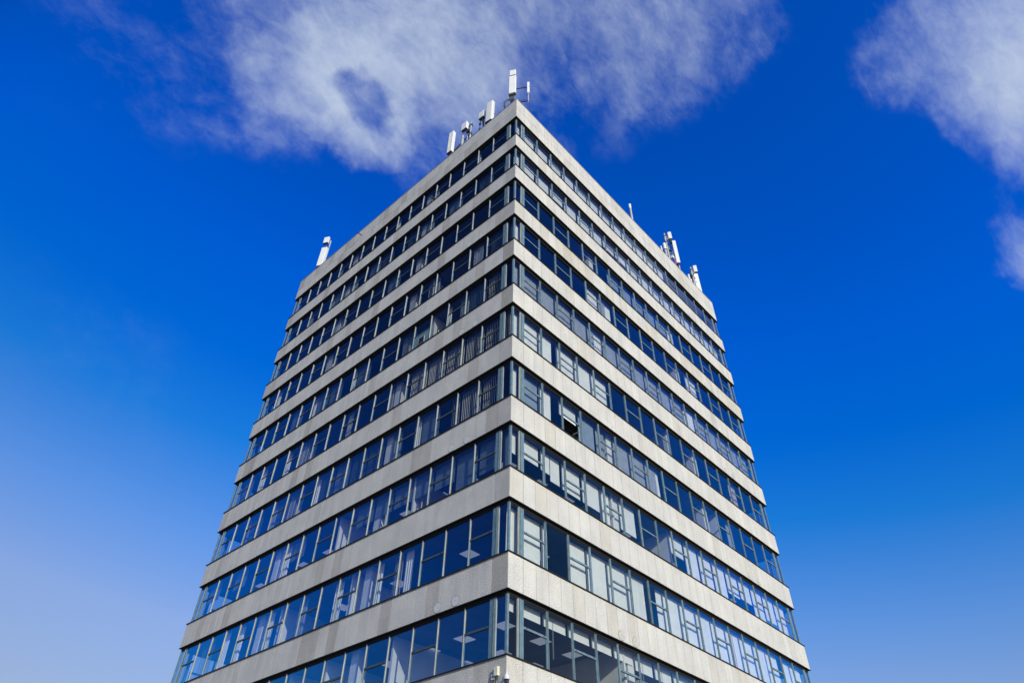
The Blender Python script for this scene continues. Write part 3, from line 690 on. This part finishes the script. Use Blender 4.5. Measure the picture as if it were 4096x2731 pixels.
b_.box((.62, 5.15, 5.05 + Z0), (.78, 5.42, 5.35 + Z0), 'dark'); b_.tube([(.6, 5.5, 5.7 + Z0), (.6, 5.8, 5.35 + Z0), (.7, 5.4, 5.0 + Z0)], .012, 'dark', 6); part(b_, 'cable', e)
b_ = MB(); b_.tube([(.75, 5.12, ROOF), (.75, 5.12, 6.35 + Z0)], .055, 'pipe', 12); part(b_, 'pole', e)
b_ = MB(); b_.tube([(.72, 5.36, ROOF), (.72, 5.36, 4.95 + Z0)], .045, 'pipe', 10); part(b_, 'pole', e)
b_ = MB()
for z in (5.9, 4.75): b_.box((.66, 4.98, z + Z0), (.84, 5.30, z + .09 + Z0), 'grey'); b_.tube([(.7, 4.9, z + .05 + Z0), (.7, 5.2, z + .05 + Z0)], .02, 'dark', 6)
part(b_, 'bracket', e)
e = empty('pipe_antenna', (.7, 5.75, ROOF)); tag(e, 'short thick white pipe antenna between the grooved antenna and the poles', 'antenna')
b_ = MB(); b_.tube([(.6, 5.72, ROOF), (.6, 5.72, 4.55 + Z0)], .10, 'pipe', 12); b_.tube([(.6, 5.72, 4.60 + Z0), (.6, 5.72, 5.0 + Z0)], .085, 'pipe', 12); b_.tube([(.6, 5.72, 4.5 + Z0), (.6, 5.72, 4.62 + Z0)], .06, 'dark', 10)
part(b_, 'pole', e)

# 4 far left end of the roof
e = empty('far_panel_antenna', (.9, 22.9, ROOF)); tag(e, 'bright white panel with a box above it at the far left end of the roof', 'antenna')
b_ = MB(); c, w, n = panel(b_, (.6, 23.04), .50, .30, 6.68, 4.34, -62, bev=.02); part(b_, 'panel_antenna', e)
b_ = MB(); c2, w, n = panel(b_, (.6, 23.14), .47, .20, 8.16, 7.42, -62, bev=.015); part(b_, 'radio_unit', e)
q = c - n*.28 + w*.12; b_ = MB(); b_.tube([(q.x, q.y, ROOF), (q.x, q.y, 8.0 + Z0)], .06, 'pipe', 10); part(b_, 'pole', e)
b_ = MB(); b_.obox(c2, w, n, .4, .16, 7.34 + Z0, 7.42 + Z0, 'dark'); b_.tube([(c2.x, c2.y, 7.4 + Z0), (c2.x + .05, c2.y - .1, 7.1 + Z0), (q.x, q.y, 6.9 + Z0)], .03, 'dark', 6)
b_.obox(c, w, n, .42, .22, 4.2 + Z0, 4.34 + Z0, 'dark'); ports(b_, c, w, n, .4, .2, 4.2, 5, drop=.2); part(b_, 'cable', e)
b_ = MB()
for z in (5.6, 5.0, 4.6): b_.obox(q, w, n, .18, .14, z + Z0, z + .08 + Z0, 'grey')
b_.obox(q, w, n, .12, .12, 7.0 + Z0, 7.15 + Z0, 'grey'); part(b_, 'bracket', e)

# 5 right roof edge: whip, and two clusters
e = empty('whip_antenna', (13.6, .5, ROOF)); tag(e, 'lone thin white whip antenna halfway along the right roof edge', 'antenna')
b_ = MB(); b_.tube([(13.65, .5, ROOF), (13.65, .5, 4.95 + Z0)], .085, 'pipe', 12); part(b_, 'pole', e)
b_ = MB(); b_.tube([(13.65, .5, 4.95 + Z0), (13.65, .5, 5.50 + Z0), (13.65, .5, 5.56 + Z0)], [.10, .10, .05], 'white', 12); part(b_, 'tip', e)

def cluster_pole(e, x, zt, TL, zbt, zbb, dark, extra=True):
    b_ = MB(); b_.tube([(x, .6, ROOF), (x, .6, zt + Z0)], .075, 'pipe', 12); part(b_, 'pole', e)
    b_ = MB(); c, w, n = panel(b_, TL, .30, .30, zbt, zbb, -58, bev=.02); part(b_, 'radio_unit', e)
    b_ = MB(); b_.obox(c - n*.02, w, n, .20, .20, dark + Z0, zbb + Z0, 'dark', .02); part(b_, 'connector_box', e)
    for z in (zt - .35, zt - 1.15):
        b_ = MB(); b_.tube([(x, .6, z + Z0), (c.x, c.y, z + Z0 + .05)], .04, 'dark', 6); b_.box((x - .12, .5, z + Z0 - .06), (x + .12, .7, z + Z0 + .06), 'grey'); b_.box((x - .26, .55, z + Z0 - .03), (x - .12, .6, z + Z0 + .03), 'dark'); part(b_, 'bracket', e)
    b_ = MB(); b_.box((x + .06, .5, zt - .66 + Z0), (x + .30, .66, zt - .42 + Z0), 'grey'); part(b_, 'amplifier', e)
e = empty('clustered_antenna_mast', (19.0, .6, ROOF)); tag(e, 'tall pole with white box high up, in the bigger cluster on the right edge', 'antenna')
cluster_pole(e, 19.04, 7.07, (19.74, .6), 7.97, 7.12, 6.62)
b_ = MB(); b_.tube([(19.42, .75, ROOF), (19.42, .75, 6.15 + Z0)], .06, 'pipe', 10); part(b_, 'pole', e)
e = empty('tall_panel_antenna', (20.1, .7, ROOF)); tag(e, 'tall slim white panel at the right side of the bigger cluster', 'antenna')
b_ = MB(); c, w, n = panel(b_, (20.28, .6), .30, .22, 7.33, 4.48, -52, bev=.02); part(b_, 'panel_antenna', e)
b_ = MB(); b_.obox(c, w, n, .24, .18, 4.30 + Z0, 4.48 + Z0, 'dark', .02); ports(b_, c, w, n, .22, .15, 4.3, 4, drop=.15)
for i in range(2): b_.tube([(19.75 + i*.09, .55, 4.6 + Z0), (19.78 + i*.1, .5, 4.2 + Z0), (19.8 + i*.1, .55, 3.6 + Z0)], .016, 'redcab', 6)
part(b_, 'cable', e)
q = c - n*.24; b_ = MB(); b_.tube([(q.x, q.y, ROOF), (q.x, q.y, 6.9 + Z0)], .06, 'pipe', 10); b_.tube([(c.x, c.y, ROOF), (c.x, c.y, 4.2 + Z0)], .06, 'pipe', 10); part(b_, 'pole', e)
b_ = MB(); b_.box((19.55, .5, 4.45 + Z0), (19.80, .7, 4.75 + Z0), 'white')
for z in (5.0, 5.5, 5.75): b_.tube([(19.5, .75, z + Z0), (q.x, q.y, z + .1 + Z0)], .035, 'grey', 6); b_.box((19.35, .62, z + Z0 - .06), (19.56, .8, z + Z0 + .08), 'grey')
b_.box((19.45, .5, 5.15 + Z0), (19.6, .65, 5.35 + Z0), 'dark'); part(b_, 'bracket', e)
e = empty('pipe_antenna', (18.6, .6, ROOF)); tag(e, 'short thick white pipe antenna left of the pole in the bigger right cluster', 'antenna')
b_ = MB(); b_.tube([(18.6, .6, ROOF), (18.6, .6, 4.55 + Z0)], .10, 'pipe', 12); b_.tube([(18.6, .6, 4.62 + Z0), (18.6, .6, 5.34 + Z0)], .13, 'white', 12); b_.tube([(18.6, .6, 4.5 + Z0), (18.6, .6, 4.65 + Z0)], .08, 'dark', 8); part(b_, 'pole', e)
e = empty('stub_antenna', (17.92, .6, ROOF)); tag(e, 'tiny white stub antenna, leftmost in the bigger cluster on the right', 'antenna')
b_ = MB(); b_.tube([(17.93, .6, ROOF), (17.93, .6, 4.0 + Z0), (17.92, .6, 4.42 + Z0)], [.06, .07, .05], 'white', 10); b_.tube([(17.93, .6, 4.05 + Z0), (18.55, .6, 4.15 + Z0)], .02, 'dark', 6); part(b_, 'pole', e)
e = empty('far_antenna_mast', (22.9, .6, ROOF)); tag(e, 'pole with white box in the smaller cluster at the right end of the roof', 'antenna')
cluster_pole(e, 22.86, 6.07, (23.46, .6), 6.85, 6.05, 5.60)
b_ = MB(); b_.tube([(23.1, .8, ROOF), (23.1, .8, 5.3 + Z0)], .05, 'pipe', 8); b_.box((22.55, .55, 4.2 + Z0), (22.75, .7, 4.9 + Z0), 'dark'); b_.box((22.45, .5, 4.75 + Z0), (22.6, .62, 4.95 + Z0), 'dsteel'); part(b_, 'pole', e)
e = empty('wide_panel_antenna', (23.4, .7, ROOF)); tag(e, 'wide tapering white panel rising behind the parapet at the right roof end', 'antenna')
b_ = MB(); c, w, n = panel(b_, (23.15, .6), .38, .22, 5.55, 3.0, -48, bev=.02)
for z in (4.95, 4.45): b_.tube([tuple(c + n*.11 - w*.08 + Vector((0, 0, z + Z0))), tuple(c + n*.13 - w*.08 + Vector((0, 0, z + Z0)))], .035, 'dark', 8)
part(b_, 'panel_antenna', e)
b_ = MB(); q = c - n*.2; b_.tube([(q.x, q.y, ROOF), (q.x, q.y, 5.2 + Z0)], .05, 'pipe', 8); part(b_, 'pole', e)
e = empty('stub_antenna', (22.06, .6, ROOF)); tag(e, 'small white stub antenna, leftmost in the cluster at the right roof end', 'antenna')
b_ = MB(); b_.tube([(22.05, .6, ROOF), (22.05, .6, 4.45 + Z0)], .09, 'white', 10); b_.tube([(22.3, .6, ROOF), (22.3, .6, 4.05 + Z0)], .09, 'white', 10); part(b_, 'pole', e)

# ------------------------------------------------------------------ fittings at the foot of the picture
e = empty('junction_box', (0, .35, Z0 - 32.3)); tag(e, 'ivory junction box on the dark stone left of the corner', 'junction box')
b_ = MB(); b_.box((-.10, .27, Z0 - 32.30), (-.0, .425, Z0 - 32.035), 'ivory'); part(b_, 'housing', e, bevel=.008)
b_ = MB(); b_.tube([(-.06, .33, Z0 - 32.29), (-.07, .33, Z0 - 32.40), (-.06, .40, Z0 - 32.52), (-.03, .50, Z0 - 32.50), (-.03, .50, Z0 - 32.38)], .010, 'dark', 8)
b_.tube([(-.05, .30, Z0 - 32.29), (-.05, .30, Z0 - 32.45), (-.08, .22, Z0 - 32.62)], .006, 'dark', 8)
b_.box((-.015, .30, Z0 - 32.36), (-.0, .40, Z0 - 32.30), 'grey'); part(b_, 'cable', e)
e = empty('conduit_box', (0, .5, Z0 - 32.37)); tag(e, 'small ivory conduit box below and left of the larger one', 'junction box')
b_ = MB(); b_.box((-.055, .44, Z0 - 32.375), (0, .575, Z0 - 32.215), 'ivory'); part(b_, 'housing', e, bevel=.006)
b_ = MB(); b_.box((-.06, .43, Z0 - 32.30), (0, .585, Z0 - 32.288), 'dark'); part(b_, 'lid_seam', e)
e = empty('security_camera', (-.20, -.20, Z0 - 32.6)); tag(e, 'white dome security camera with black underside at the corner', 'security camera')
cx, cy, cz = -.20, -.205, Z0
b_ = MB(); b_.tube([(cx, cy, cz - 32.31), (cx, cy, cz - 32.32), (cx, cy, cz - 32.37), (cx, cy, cz - 32.385), (cx, cy, cz - 32.41), (cx, cy, cz - 32.44), (cx, cy, cz - 32.53), (cx, cy, cz - 32.535)],
     [.018, .028, .03, .048, .060, .076, .086, .084], 'camw', 24); part(b_, 'housing', e)
b_ = MB(); b_.tube([(cx, cy, cz - 32.535), (cx, cy, cz - 32.55), (cx, cy, cz - 32.56), (cx, cy, cz - 32.60), (cx, cy, cz - 32.66), (cx, cy, cz - 32.70)], [.084, .084, .070, .072, .060, .03], 'smoke', 24); part(b_, 'dome', e)
b_ = MB(); b_.tube([(cx, cy, cz - 32.42), (-.06, .02, cz - 32.42), (0, .06, cz - 32.42)], .022, 'camw', 10); b_.box((-.02, .0, cz - 32.47), (0, .10, cz - 32.35), 'camw')
b_.box((-.15, -.10, cz - 32.45), (-.11, -.06, cz - 32.37), 'camw'); part(b_, 'bracket', e)
b_ = MB(); b_.tube([(-.13, -.08, cz - 32.40), (-.16, -.05, cz - 32.41), (-.16, -.045, cz - 32.52), (-.16, -.05, cz - 32.60)], .006, 'camw', 8); part(b_, 'cable', e)
_grp()
